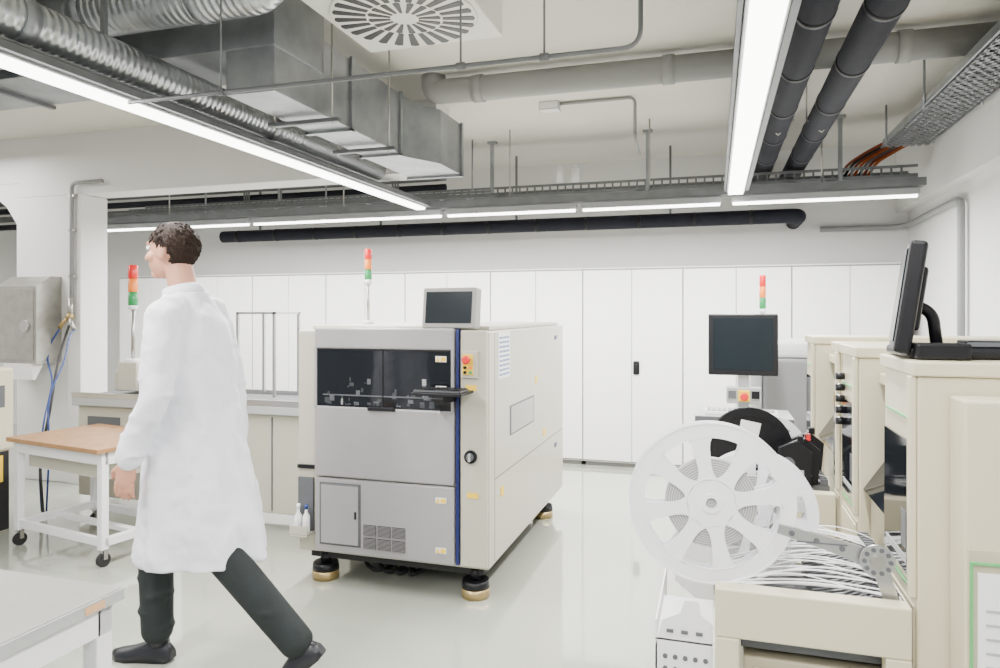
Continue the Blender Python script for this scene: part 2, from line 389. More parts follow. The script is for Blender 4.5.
b=B();b.cyl((-5.34,4.71,1.615),(-5.34,4.71,1.45),.025,m_steel);b.tube([(-5.34,4.70,1.47),(-5.30,4.68,1.40),(-5.27,4.68,1.35)],.018,m_steel);b.tube([(-5.34,4.70,1.47),(-5.40,4.68,1.40),(-5.43,4.68,1.36)],.018,m_gold)
b.sph((-5.34,4.70,1.46),.035,m_gold)
b.done("air_coupling",label="brass and steel compressed air coupling under the conduit",cat="valve")
for pts,m_,r_,lb in (([(-5.43,4.68,1.355),(-5.52,4.66,1.22),(-5.50,4.62,1.08),(-5.30,4.5,.95),(-5.08,4.3,.86),(-4.92,4.1,.66),(-4.84,4.0,.3),(-4.78,3.97,.02)],m_bhose,.007,"thin blue air hose looping beside the column"),
  ([(-5.27,4.68,1.345),(-5.12,4.5,1.30),(-4.93,4.3,1.12),(-4.82,4.05,.85),(-4.74,4.0,.5),(-4.71,3.95,.02)],m_bhose,.007,"blue air hose dropping from the coupling"),
  ([(-5.35,4.70,1.38),(-5.22,4.5,1.15),(-4.98,4.25,.98),(-4.80,4.05,.72),(-4.84,4.0,.4),(-4.68,3.9,.02)],m_blackr,.010,"black cable hanging beside the column")):
    b=B();b.tube(pts,r_,m_,rad=.15);b.done("air_hose",label=lb,cat="hose")
# ---------------------------------------------------------------- luminaires
def lamp(x0,x1,y0,y1,z,grp,lbl,rods=()):
    e=thing("ceiling_light",lbl,"lamp",((x0+x1)/2,(y0+y1)/2,z),group=grp)
    b=B();alongY=(y1-y0)>(x1-x0)
    b.box(x0,x1,y0,y1,z+.02,z+.065,m_lamp,.004)
    if alongY:
        b.box(x0-.02,x0-.004,y0,y1,z+.03,z+.06,m_galvd);b.box(x1+.004,x1+.03,y0,y1,z+.03,z+.06,m_galvd);b.box(x0-.02,x1+.03,y0,y1,z+.062,z+.07,m_galvd)
    b.done("housing",e)
    d=B()
    d.box(x0+.012,x1-.012,y0+.02,y1-.02,z,z+.022,m_tube,.004);d.done("diffuser",e,label="glowing white diffuser")
    for p in rods:
        r=B();r.cyl((p[0],p[1],z+.06),(p[0],p[1],3.06),.006,m_steel,seg=8);r.done("suspension_rod",e)
    return e
lamp(-2.49,-2.385,-1.2,5.62,2.385,"long ceiling lights","long suspended fluorescent light with grey housing",rods=((-2.32,1.0),))
lamp(.085,.215,-1.2,5.62,2.39,"long ceiling lights","long suspended fluorescent light with grey housing",rods=((.15,1.2),(.15,3.4)))
for (a,c) in ((-6.2,-4.3),(-4.26,-2.3),(-2.26,-1.1),(-1.06,.05),(.12,1.42)):
    lamp(a,c,5.725,5.795,2.335,"row of cross ceiling lights","slim suspended fluorescent light along the trunking",rods=(((a+c)/2,5.76),))
b=B();b.box(-6.2,1.45,5.69,5.83,2.412,2.47,m_galvd)
b.done("lighting_trunking",label="grey metal trunking carrying slim lights",cat="cable tray")
# ---------------------------------------------------------------- cable ladder
def ladder(name,x0,x1,y0,y1,z,h,mm,lbl,rungstep=.25):
    e=thing(name,lbl,"cable tray",((x0+x1)/2,(y0+y1)/2,z))
    b=B();al=(x1-x0)>(y1-y0)
    if al:
        for y in (y0,y1-.015):
            b.box(x0,x1,y,y+.015,z,z+.03,mm);b.box(x0,x1,y,y+.015,z+h-.02,z+h,mm)
            n=int((x1-x0)/.07)
            for k in range(n):
                xx=x0+.07*k;b.box(xx,xx+.015,y+.002,y+.012,z,z+h,mm)
        n=int((x1-x0)/rungstep)
        for k in range(n):b.box(x0+k*rungstep,x0+k*rungstep+.03,y0,y1,z,z+.01,mm)
    else:
        for x in (x0,x1-.01):
            b.box(x,x+.01,y0,y1,z,z+h,mm)
        n=int((y1-y0)/.07)
        for k in range(n):b.box(x0,x1,y0+k*.07,y0+k*.07+.035,z,z+.006,mm)
        for k in range(7):
            xx=x0+(x1-x0)*k/6;b.box(xx-.014,xx+.014,y0,y1,z,z+.006,mm)
    b.done("tray",e);return e
e=ladder("cable_ladder",-5.9,1.5,6.12,6.42,2.545,.10,m_galvd,"galvanised cable ladder spanning the room under the ceiling")
for k in range(9):
    y=6.15+k*.029;b=B();b.tube([(-5.9,y,2.57),(-3,y+.006*math.sin(k),2.57),(0,y,2.57),(1.45,y,2.57)],.013,[m_blackr,m_grey2,m_blackr,m_blackr][k%4],seg=8);b.done("cable",e,label="cable lying in the tray")
for x in (-4.2,-1.95,-.55,.95):
    b=B();b.box(x-.015,x+.015,6.09,6.12,2.51,3.06,m_galv);b.box(x-.03,x+.03,6.09,6.44,2.515,2.543,m_galv);b.box(x-.04,x+.04,6.08,6.14,3.04,3.06,m_galv);b.done("hanger",e)
for x in (-1.32,-1.18):
    b=B();b.cyl((x,6.126,2.647),(x,6.126,2.77),.035,m_wpl);b.cyl((x,6.126,2.77),(x,6.126,2.80),.02,m_wpl);b.done("sensor_unit",label="small white cylindrical unit on the cable ladder",cat="sensor",group="units on cable ladder")
e=ladder("cable_ladder",-5.9,-1.9,5.90,6.07,2.52,.06,m_galvd,"lower narrow cable ladder beside the lights")
for x in (-5,-3.6,-2.1):
    b=B();b.cyl((x,5.985,2.52),(x,5.985,3.06),.008,m_galv,seg=8);b.done("hanger",e)
e=ladder("perforated_tray",1.24,1.54,1.0,6.05,2.77,.06,m_galv,"perforated galvanised cable tray running along the side wall")
for y in (3.2,4.9,5.9):
    for x in (1.235,1.545):
        b=B();b.cyl((x,y,2.75),(x,y,3.06),.008,m_galv,seg=8);b.done("hanger",e)
cm=[m_copper,m_blackr,m_copper,m_ocab,m_grey2,m_copper,m_ocab]
for k in range(7):
    x=1.27+k*.035;b=B();b.tube([(x,5.5,2.792),(x,5.9,2.792),(x-.02,6.15,2.82),(x-.12,6.28+.01*k,2.78),(x-.24,6.27,2.70),(x-.30,6.27,2.60)],.012,cm[k],seg=8,rad=.12)
    b.done("cable",e,label="red-brown cable dropping over the tray end")
# ---------------------------------------------------------------- pipes
b=B();b.tube([(-5.4,6.75,2.36),(.55,6.75,2.36),(.72,6.75,2.36),(.72,7.27,2.36)],.065,m_insul,seg=20,rad=.15)
for k in range(12):b.cyl((-5.2+k*.5,6.75,2.36),(-5.17+k*.5,6.75,2.36),.068,m_black)
for x in (-4.9,-3.4,-1.9,-.4):b.box(x-.01,x+.01,6.74,6.76,2.42,3.06,m_galvd)
b.done("insulated_pipe",label="black insulated pipe running above the cabinets",cat="pipe")
for k,x in enumerate((.395,.655)):
    z=2.745
    b=B();b.tube([(x,-.5,z),(x,7.27,z)],.08,m_insul,seg=24)
    for j in range(9):b.cyl((x,.3+j*.7,z),(x,.34+j*.7,z),.0825,m_black)
    for y in (2.6,4.9):b.tube([(x-.09,y,3.055),(x-.09,y,z),(x,y,z-.09),(x+.09,y,z),(x+.09,y,3.055)],.006,m_steel,seg=8)
    b.done("insulated_pipe",label="thick black insulated pipe hung under the ceiling",cat="pipe",group="pair of ceiling pipes")
b=B();b.tube([(-1.78,4.3,3.06),(-1.78,4.3,2.955),(-1.5,4.3,2.95),(1.57,4.3,2.95)],.08,m_gpipe,seg=24,rad=.1)
for x in (-1.5,-.3,.95):b.cyl((x,4.3,2.95),(x+.07,4.3,2.95),.088,m_gpipe)
b.done("drain_pipe",label="large grey plastic pipe under the ceiling",cat="pipe")
b=B();b.tube([(-2.3,2.3,2.36),(-.23,2.3,2.36),(-.23,2.3,3.06)],.008,m_galvd,seg=12,rad=.06)
for x in (-1.85,-.85,-.55):b.cyl((x,2.3,2.36),(x,2.3,3.06),.004,m_galvd,seg=8)
for x in (-1.85,-.85,-.55):b.cyl((x-.015,2.3,2.36),(x+.015,2.3,2.36),.013,m_galvd,seg=12)
b.done("conduit_pipe",label="thin metal conduit hung below the ceiling",cat="pipe")
b=B();b.tube([(.85,2.6,3.06),(.85,2.6,2.90),(1.5,2.6,2.90)],.010,m_gpipe,rad=.03);b.done("conduit_pipe",label="thin conduit beneath the ceiling near dark pipes",cat="pipe")
b=B();b.tube([(-1.15,5.1,3.045),(-.55,5.1,3.045),(-.55,5.1,2.75),(-.55,5.4,2.7)],.012,m_gpipe,rad=.05);b.box(-1.25,-1.1,5.05,5.15,3.0,3.06,m_wpl,.005);b.done("conduit_pipe",label="white surface conduit with junction box on the ceiling",cat="pipe")
b=B();b.tube([(.95,7.22,2.28),(1.55,7.22,2.28),(1.655,7.1,2.28),(1.655,5.66,2.30),(1.655,5.66,.6)],.025,m_gpipe,seg=14,rad=.08)
b.done("conduit_pipe",label="grey pipe following the wall corner and dropping down",cat="pipe")
for k in range(4):
    z=2.86-.1*k
    b=B();b.tube([(-8.8,6.6,z),(-2.6,6.6,z)],.035,m_insul if k%2 else m_galvd,seg=12)
    for x in (-7,-5,-3.2):b.box(x-.01+.03*k,x+.01+.03*k,6.56,6.565,z-.03,3.06,m_galvd)
    b.done("service_pipe",label="straight service pipe below the ceiling",cat="pipe",group="parallel service pipes")
# ---------------------------------------------------------------- ducts
e=thing("rectangular_duct","long galvanised rectangular ventilation duct with flanges","duct",(-2.03,3.7,2.5))
b=B();b.box(-2.16,-1.90,2.72,4.75,2.50,2.88,m_galv,.004)
b.done("duct_section",e)
b=B();b.box(-5.2,-1.887,2.70,3.12,2.70,3.0,m_galv,.004);b.done("duct_section",e,label="cross branch of the duct")
b=B();b.prism([(-2.155,4.05),(-1.905,4.05),(-1.75,4.35),(-1.75,4.74),(-2.155,4.74)],'Z',2.49,2.85,m_galv);b.done("duct_section",e,label="flared end section")
for y in (3.40,4.02):
    b=B();b.box(-2.175,-1.885,y,y+.03,2.485,2.50,m_galv);b.box(-2.175,-2.16,y,y+.03,2.485,2.89,m_galv);b.box(-1.90,-1.885,y,y+.03,2.485,2.89,m_galv);b.done("flange",e)
b=B();y=4.725;b.box(-2.17,-1.735,y,y+.03,2.475,2.49,m_galv);b.box(-1.75,-1.735,y,y+.03,2.475,2.86,m_galv);b.done("flange",e)
for x in (-4.6,-3.7,-2.8):
    b=B();b.box(x,x+.03,2.68,2.70,2.68,3.01,m_galvd);b.box(x,x+.03,2.68,3.14,2.68,2.70,m_galvd);b.done("flange",e)
for y in (3.15,3.8):
    b=B();b.cyl((-1.86,y,2.45),(-1.86,y,3.06),.005,m_steel,seg=8);b.cyl((-2.20,y,2.45),(-2.20,y,3.06),.005,m_steel,seg=8);b.box(-2.23,-1.82,y-.015,y+.015,2.465,2.485,m_galvd);b.done("hanger",e)
b=B();b.cyl((-2.44,-.8,2.57),(-2.44,4.76,2.57),.085,m_spY,seg=36)
for y in (.4,1.9,3.4):b.cyl((-2.44,y,2.57),(-2.44,y+.06,2.57),.091,m_galv,seg=36)
for y in (1.2,2.3,4.2):b.box(-2.45,-2.43,y,y+.02,2.65,3.06,m_galvd)
b.done("spiral_duct",label="round spiral ventilation duct above the long light",cat="duct")
b=B();b.tube([(-2.95,2.47,2.84),(-1.95,2.47,2.84),(-1.76,2.47,2.84),(-1.76,2.47,3.06)],.105,m_spX,seg=32,rad=.13)
for x in (-2.7,-2.1):b.cyl((x,2.47,2.84),(x+.05,2.47,2.84),.111,m_galv,seg=32)
b.done("spiral_duct",label="round bright spiral duct crossing beneath the ceiling",cat="duct")
b=B();b.box(-4.6,-2.95,2.30,2.62,2.71,2.98,m_galv,.004)
for x in (-2.97,-3.6,-4.2):b.box(x,x+.03,2.28,2.64,2.69,3.0,m_galvd)
for x in (-3.3,-4.0):b.box(x,x+.015,2.45,2.47,2.98,3.06,m_galvd)
b.done("rectangular_duct",label="flat grey rectangular duct section feeding the spiral duct",cat="duct")
b=B();b.cyl((-2.72,-.8,2.58),(-2.72,4.76,2.58),.06,m_spY,seg=28)
for y in (.9,3.3):b.box(-2.73,-2.71,y,y+.02,2.62,3.06,m_galvd)
b.done("spiral_duct",label="smaller round spiral duct beside the larger one",cat="duct")
# diffuser
cx,cy,z=-1.356,2.93,2.85
e=thing("ceiling_diffuser","white square ceiling air diffuser with radial slots","vent",(cx,cy,z))
m_dif=mat("diffuser_enamel",(.74,.73,.69),.5,0,.01)
b=B();b.box(cx-.36,cx+.36,cy-.36,cy+.36,z,3.06,m_dif,.006);b.done("plenum_box",e)
b=B();b.lathe([(.33,0),(.335,.004),(.335,.01)],(cx,cy,z-.010),(0,0,1),m_dif,48);b.done("face_plate",e)
def wedge(b,r0,r1,a,w0,w1):
    ca,sa=math.cos(a),math.sin(a)
    P=[]
    for (r,w) in ((r0,-w0),(r1,-w1),(r1+.008,0),(r1,w1),(r0,w0)):
        P.append((cx+r*ca-w*sa,cy+r*sa+w*ca))
    b.prism(P,'Z',z-.0125,z-.009,m_black)
for k in range(24):b=B();wedge(b,.175,.315,2*math.pi*k/24,.012,.022);b.done("slot",e,label="black radial air slot")
for k in range(16):b=B();wedge(b,.065,.16,2*math.pi*(k+.5)/16,.006,.016);b.done("slot",e,label="black radial air slot")
# ---------------------------------------------------------------- right machine row
def mach(name,y0,lbl,tw,yend,zt=1.40):
    e=thing(name,lbl,"machine",(1.0,(y0+yend)/2,0),group="row of cream placement machines")
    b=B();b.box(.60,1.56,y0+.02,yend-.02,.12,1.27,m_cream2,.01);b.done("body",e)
    for (a,c) in tw:
        t=B();t.box(.39,1.56,a,c,.10,zt-.03,m_cream,.006,seg=2);t.box(.38,1.57,a-.006,c+.006,zt-.03,zt,m_cream,.004)
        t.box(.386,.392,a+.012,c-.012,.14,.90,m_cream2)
        t.box(.383,.388,a+.02,c-.02,.15,.89,m_cream,.003)
        t.box(.376,.39,a,a+.02,.92,zt-.03,m_cream,.003)
        o=t.done("end_tower",e)
        g=B();g.box(.386,.3905,a+.03,c-.02,1.275,1.279,m_gline);g.box(.385,.391,a+.03,c-.02,.95,1.23,m_glass);g.box(.384,.389,a+.06,c-.04,.97,.985,m_lgrey);g.box(.384,.389,a+.06,a+.10,1.0,1.08,m_grey2);g.box(.386,.3905,a+.03,c-.02,.925,.93,m_gline)
        g.done("window",o,label="tall dark side window with green lines")
    a=tw[0][1];c=tw[1][0]
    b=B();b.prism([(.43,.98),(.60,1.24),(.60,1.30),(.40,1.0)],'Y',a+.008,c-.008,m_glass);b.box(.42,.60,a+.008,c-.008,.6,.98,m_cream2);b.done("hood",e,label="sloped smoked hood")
    b=B();b.box(.44,.60,a+.008,c-.008,1.30,1.33,m_cream,.003);b.done("top_rail",e)
    for x in (.5,1.4):
        for y in (y0+.06,yend-.06):
            f=B();f.cyl((x,y,0),(x,y,.12),.03,m_black);f.cyl((x,y,0),(x,y,.02),.05,m_black);f.done("foot",e)
    return e
A=mach("placement_machine",1.60,"cream placement machine with feeder bank and white reels",((1.60,1.88),(2.20,2.46)),2.46)
Bm=mach("placement_machine",2.50,"cream placement machine standing close to a monitor terminal",((2.50,2.62),(3.10,3.36)),3.36)
b=B();b.box(.445,1.5,1.50,1.592,.15,1.335,m_cream,.005);sp=b.done("side_panel",A)
b=B();b.box(.449,.64,1.492,1.501,.66,1.06,m_cream2);b.box(.462,.63,1.488,1.496,.67,1.02,m_paper)
for k in range(11):b.box(.475,.60-.02*(k%3),1.486,1.489,.69+k*.026,.694+k*.026,m_lgrey)
b.box(.450,.626,1.486,1.492,1.035,1.039,m_gline);b.box(.450,.454,1.486,1.492,.67,1.035,m_gline);b.done("notice_frame",sp,label="white notice sheet with green border")
for k in range(5):
    b=B();b.cyl((.386,2.40,1.16+k*.035),(.36,2.40,1.16+k*.035),.011,m_black,seg=12);b.done("knob",A,label="small black regulator knob")
    b=B();b.cyl((.386,2.44,1.16+k*.035),(.37,2.44,1.16+k*.035),.009,m_steel,seg=12);b.done("knob",A,label="small steel fitting")
# feeder carts
def cart(y0,y1,x0,lbl):
    e=thing("feeder_cart",lbl,"cart",(x0+.2,(y0+y1)/2,0),group="feeder carts")
    b=B()
    b.box(x0,.378,y0,y0+.045,.80,.905,m_cream,.004);b.box(x0,x0+.05,y0,y0+.045,.07,.80,m_cream,.004)
    b.box(x0,x0+.05,y1-.045,y1,.07,.80,m_cream,.004);b.box(x0,.378,y1-.045,y1,.74,.80,m_cream,.004);b.box(x0,x0+.05,y0+.045,y1-.045,.74,.80,m_cream,.004)
    b.box(.33,.378,y0,y0+.04,.07,.80,m_cream,.004);b.box(x0,.378,y0,y0+.04,.10,.16,m_cream,.004)
    b.done("frame",e)
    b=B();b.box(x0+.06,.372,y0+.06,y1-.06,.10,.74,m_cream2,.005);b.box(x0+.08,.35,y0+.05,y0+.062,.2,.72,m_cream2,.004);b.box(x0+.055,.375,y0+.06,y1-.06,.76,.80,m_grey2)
    b.done("panel",e)
    b=B();X=x0
    b.prism([(X-.005,.45),(X-.135,.55),(X-.13,.74),(X-.115,.80),(X-.075,.82),(X-.065,.85),(X-.035,.85),(X-.03,.82),(X-.005,.80)],'Y',y0+.05,y0+.055,m_wpl)
    b.box(X-.13,X-.005,y0+.05,y0+.30,.755,.759,m_wpl);b.box(X-.13,X-.126,y0+.05,y0+.40,.60,.80,m_wpl)
    for k in range(5):
        for j in range(2):b.cyl((X-.108+k*.022,y0+.051,.72-.028*j),(X-.108+k*.022,y0+.047,.72-.028*j),.0055,m_grey2,seg=12)
    for k in range(3):b.box(X-.105+k*.032,X-.09+k*.032,y0+.046,y0+.05,.775,.782,m_grey2)
    b.done("reel_guide",e,label="white perforated sheet metal bracket")
    for x in (x0+.03,.34):
        for y in (y0+.03,y1-.03):
            f=B();f.cyl((x-.012,y,.035),(x+.012,y,.035),.035,m_blackr);f.box(x-.02,x+.02,y-.012,y+.012,.035,.10,m_steel);f.done("caster",e)
    return e
cart(1.58,2.16,0.0,"cream feeder cart frame carrying big reels")
cart(2.50,3.05,0.0,"cream feeder cart further along the row")
# reel
def reel(R,w,mm,lbl,loc,rot,grp,core=m_wind,ns=8,rc=.36,hub=.31,rim=.81,th=.001,sw=.62):
    e=thing("component_reel",lbl,"reel",loc,rot=rot,local=True,group=grp)
    for s in (-1,1):
        b=B();y=s*w/2;i=b.mi(mm)
        def ann(r0,r1,t0,t1,seg=96):
            q=[]
            for r,t in ((r0,t0),(r1,t0),(r1,t1),(r0,t1)):
                q.append([b.bm.verts.new((r*math.cos(2*math.pi*k/seg),t,r*math.sin(2*math.pi*k/seg))) for k in range(seg)])
            for j in range(4):b.bridge(q[j],q[(j+1)%4],i,False)
        ann(R*rim,R,y-th,y+th);ann(R*.07,R*hub,y-th,y+th)
        ann(R*.978,R,y-th*2,y+th*2);ann(R*.07,R*.12,y-th*3,y+th*3,32);ann(R*(hub-.015),R*hub,y-th*1.6,y+th*1.6);ann(R*rim,R*(rim+.012),y-th*1.6,y+th*1.6)
        for k in range(ns):
            a=2*math.pi*(k+.35)/ns;ca,sa=math.cos(a),math.sin(a);P=[]
            prof=[(hub-.03,.16),(hub+.03,.125),(hub+.08,.11),(hub+.15,.105),(rim-.14,.125),(rim-.07,.145),(rim-.02,.18),(rim+.01,.22)]
            for (r,h) in prof:P.append((R*(r*ca-h*sw*sa),R*(r*sa+h*sw*ca)))
            for (r,h) in reversed(prof):P.append((R*(r*ca+h*sw*sa),R*(r*sa-h*sw*ca)))
            b.prism(P,'Y',y-th,y+th,mm)
        b.done("flange",e)
    b=B();b.cyl((0,-w/2+.004,0),(0,w/2-.004,0),R*rc,core,seg=64);b.done("tape_winding",e,label="finely ribbed wound tape" if core is m_wind else None)
    return e
reel(.19,.030,m_reel,"big white spoked component reel hanging on feeder cart",(-.01,1.735,1.05),(0,.1,math.radians(7)),"white reels on feeder bank",rc=.55,th=.0015,sw=.8)
for k,(x,y,zz,R,rt) in enumerate(((.095,1.92,.985,.155,.5),(.10,2.0,.98,.15,.2),(.11,2.08,.965,.15,.8))):
    reel(R,.018,m_reel,"smaller white spoked component reel further along feeder bank",(x,y,zz),(0,rt,0),"white reels on feeder bank",rc=.6)
rb=reel(.15,.02,m_black,"black component reel with paper label",(.12,2.72,1.0),(0,.2,.1),"reels on rear feeder bank",core=m_black,ns=3,rc=.9,sw=1)
B().box(-.05,.02,-.013,-.0115,.045,.10,m_paper).done("paper_label",rb,label="white paper label")
reel(.14,.02,m_reel,"white component reel on rear feeder bank",(.2,2.9,.96),(0,.4,0),"reels on rear feeder bank")
for k in range(3):
    y=2.60+.05*k if k<2 else 2.80
    b=B();x=.24+.03*k
    b.prism([(x-.04,.90),(x+.07,.90),(x+.08,1.02),(x+.03,1.06),(x-.03,1.03)],'Y',y-.014,y+.014,m_black);b.cyl((x,y-.02,.98),(x,y-.012,.98),.022,m_grey2);b.box(x+.02,x+.05,y-.016,y-.013,.93,.96,m_lgrey);b.box(x+.03,x+.05,y-.01,y+.01,1.05,1.075,m_red if k==1 else m_black,.003)
    b.done("feeder_drive",label="small black feeder drive unit with round hub",cat="feeder",group="drive units on rear feeder bank")
# feeders
def feeder(y,first=False,xe=.378,x0=.10,zb=.832):
    e=thing("tape_feeder","slim metal tape feeder with white carrier tape" if not first else "metal tape feeder with round drive wheel and lever","feeder",(.25,y,zb),group="tape feeders in feeder bank")
    b=B();b.prism([(x0+.06,zb),(xe,zb),(xe,zb+.05),(xe-.05,zb+.053),(x0+.12,zb+.03),(x0+.06,zb+.015)],'Y',y-.004,y+.004,m_galvd)
    b.box(xe-.03,xe-.005,y-.0045,y+.0045,zb+.053,zb+.072,m_grey2);b.cyl((xe-.06,y-.0055,zb+.035),(xe-.06,y+.0055,zb+.035),.010,m_alu,seg=14)
    b.done("body",e)
    dz=random.uniform(-.012,.022);dy=random.uniform(-.045,.02);dy2=random.uniform(-.014,.014);hgt=random.uniform(.004,.034)
    pts=[];n=16;ax=x0-.13+random.uniform(-.02,.07)
    for j in range(n+1):
        t=j/n;x=ax+(xe-ax)*t
        zz=zb+.056+dz*(1-t)+hgt*math.sin(t*math.pi)-(1-t)**2*.02
        pts.append((x,y+dy*(1-t)**1.3+dy2*math.sin(t*math.pi),zz))
    b=B();b.ribbon(pts,.0085,.0015,m_tape);b.done("carrier_tape",e,label="white carrier tape")
    if random.random()<.5:
        ph=random.random()*6
        b=B();pts2=[(p[0],p[1]+.008*math.sin(9*p[0]+ph),p[2]+.008+.012*math.sin(p[0]*18+ph)) for p in pts[2:]]
        b.ribbon(pts2,.005,.001,m_paper);b.done("cover_tape",e,label="thin peeled cover tape")
    if first:
        b=B();yy=y-.014
        b.prism([(.13,1.015),(.135,1.035),(.20,1.023),(.30,1.0),(.325,.975),(.31,.952),(.29,.965),(.22,.990)],'Y',yy-.010,yy,m_alu)
        for k in range(3):b.cyl((.16+k*.05,yy-.013,1.018-k*.012),(.16+k*.05,yy-.009,1.018-k*.012),.006,m_grey2,seg=12)
        b.box(.17,.27,yy-.012,yy-.009,1.000,1.003,m_grey2)
        b.done("lever",e,label="flat aluminium lever arm with bolts")
        b=B();b.prism([(.31,.98),(.345,.98),(.374,.87),(.35,.86)],'Y',yy-.018,yy-.011,m_alu);b.cyl((.36,yy-.022,.885),(.36,yy-.017,.885),.009,m_steel,seg=14);b.done("lever",e,label="lower aluminium link")
        b=B();b.cyl((.325,yy-.026,.978),(.325,yy-.019,.978),.034,m_alu);b.cyl((.325,yy-.032,.978),(.325,yy-.025,.978),.014,m_steel)
        for k in range(10):
            a=k*math.pi/5;b.cyl((.325+.025*math.cos(a),yy-.028,.978+.025*math.sin(a)),(.325+.025*math.cos(a),yy-.025,.978+.025*math.sin(a)),.005,m_grey2,seg=8)
        b.done("drive_wheel",e)
feeder(1.67,True,x0=.14)
for k in range(21):feeder(1.69+k*.0205,False,.378 if 1.69+k*.0205<1.89 else .40,.16)
for k in range(12):feeder(2.64+k*.028,False,.378,.2,zb=.85)
# near monitor
e=thing("terminal_monitor","black flat monitor on a swivel stand on top of machine","monitor",(.47,1.78,1.40))
M=Matrix.Translation((.385,1.80,1.415))@Matrix.Rotation(math.radians(-100.5),4,'Z')@Matrix.Rotation(-.14,4,'X')
b=B();b.box(-.14,.14,0,.034,0,.24,m_black,.008,M=M);b.box(-.09,.09,.03,.045,.05,.19,m_black,.008,M=M);o=b.done("housing",e)
b=B();b.box(-.122,.122,-.003,.002,.022,.222,m_screen,M=M);b.done("screen",o)
b=B();b.tube([(.425,1.80,1.52),(.47,1.80,1.50),(.48,1.80,1.41)],.013,m_black,rad=.04);b.box(.39,.60,1.67,1.87,1.402,1.425,m_black,.008);b.box(.40,.50,1.64,1.70,1.402,1.435,m_black,.005);b.box(.50,.58,1.68,1.74,1.425,1.44,m_grey2,.003)
b.done("stand",e,label="black base and arm")
# rear terminal
e=thing("operator_terminal","monitor on stand with keyboard tray and emergency stop","computer",(.14,4.05,0))
desk_monitor("monitor",e,-.035,.325,4.02,1.155,1.49,-.03,m_black,.025,.05)
b=B();b.box(.12,.18,4.10,4.16,.10,1.25,m_wpl,.005);b.box(-.1,.36,3.95,4.25,.04,.10,m_wpl,.01);b.done("stand",e)
for x in (-.08,.3):
    for y in (4.0,4.2):B().box(x,x+.04,y,y+.04,0,.04,m_black).done("foot",e)
b=B();b.box(-.10,.38,3.76,4.10,.945,.965,m_lgrey,.004);b.box(-.10,.38,3.755,3.765,.93,.965,m_grey2,.002);b.done("tray",e,label="grey keyboard shelf")
b=B();b.box(-.05,.31,3.80,3.94,.965,.985,m_wpl,.004)
for i in range(4):
    for j in range(13):b.box(-.04+j*.026,-.019+j*.026,3.81+i*.03,3.833+i*.03,.985,.990,m_grey)
b.done("keyboard",e)
b=B();b.box(.06,.24,4.03,4.10,1.0,1.09,m_lgrey,.006);b.box(.19,.23,4.02,4.031,1.03,1.07,m_black);b.box(.07,.11,4.02,4.031,1.03,1.07,m_grey2);b.done("button_box",e);
estop(e,.15,4.0,1.045)
e=thing("oven_machine","grey rounded machine with signal tower beside the terminal","machine",(.7,4.65,0))
b=B();b.box(.20,1.2,4.35,5.0,.08,1.33,m_lgrey,.10,seg=6);b.box(.28,1.15,4.42,4.95,0,.09,m_blackr);b.done("body",e)
b=B();b.box(.26,.70,4.335,4.37,.70,1.24,m_oven,.03,seg=4);b.done("front_panel",e,label="dark grey rounded front panel")
tower(e,.29,4.75,1.31,1.52,1.735,.02)
# ---------------------------------------------------------------- person
PX,PY=-2.117*.972,2.467*.972
pe=thing("person","person in white lab coat and dark trousers walking, one arm forward","person",(PX,PY,0),rot=(0,0,math.radians(99)),local=True)
pe.scale=(.99,.99,.99)
def cap(b,p0,p1,r0,r1,m,seg=16):
    b.cyl(p0,p1,r0,m,r1=r1,seg=seg);b.sph(p0,r0,m,seg);b.sph(p1,r1,m,seg)
def ell(cx,cy,z,rx,ry,n=40,sq=2.3,wr=0,ph=0):
    out=[]
    for k in range(n):
        a=2*math.pi*k/n;c,s=math.cos(a),math.sin(a);q=1+wr*math.sin(7*a+ph)+wr*.6*math.sin(11*a+ph*2)
        out.append((cx+q*rx*math.copysign(abs(c)**(2/sq),c),cy+q*ry*math.copysign(abs(s)**(2/sq),s),z))
    return out
def remesh(o,v,sm=6,f=.5):
    r=o.modifiers.new("r",'REMESH');r.mode='VOXEL';r.voxel_size=v;r.use_smooth_shade=True
    s=o.modifiers.new("s",'SMOOTH');s.iterations=sm;s.factor=f
LK=((-.085,-.04,.96),(-.09,-.17,.55),(-.09,-.50,.20))
RK=((.085,0,.97),(.09,.24,.56),(.09,.23,.12))
LA=((-.175,.02,1.49),(-.25,.01,1.20),(-.25,.12,.94))
RA=((.175,.02,1.49),(.225,-.04,1.20),(.225,-.06,.95))
b=B();ms=m_skin
b.loft([ell(0,0,.93,.12,.09),ell(0,0,1.05,.12,.085),ell(0,.01,1.25,.13,.09),ell(0,.02,1.42,.145,.095),ell(0,.03,1.52,.12,.075)],ms)
cap(b,(-.15,.025,1.49),(.15,.025,1.49),.045,.045,ms)
cap(b,(0,.03,1.50),(0,.07,1.70),.060,.055,ms)
for K in (LK,RK):
    cap(b,K[0],K[1],.068,.048,ms);cap(b,K[1],K[2],.046,.033,ms)
for K in (LA,RA):
    cap(b,K[0],K[1],.042,.034,ms);cap(b,K[1],K[2],.034,.025,ms)
hx,hy,hz=0,.105,1.775
b.sph((hx,hy-.012,hz+.012),(.076,.096,.095),ms,32)
b.sph((hx,hy+.03,hz-.045),(.056,.062,.075),ms,24)
b.sph((hx,hy+.060,hz-.098),(.028,.028,.022),ms,16)
b.sph((hx,hy+.02,hz-.075),(.05,.055,.035),ms,16)
b.lathe([(.006,0),(.010,.02),(.016,.045),(.012,.055)],(hx,hy+.088,hz+.012),(0,.35,-1),ms,14)
b.sph((hx,hy+.108,hz-.035),(.014,.012,.011),ms,12)
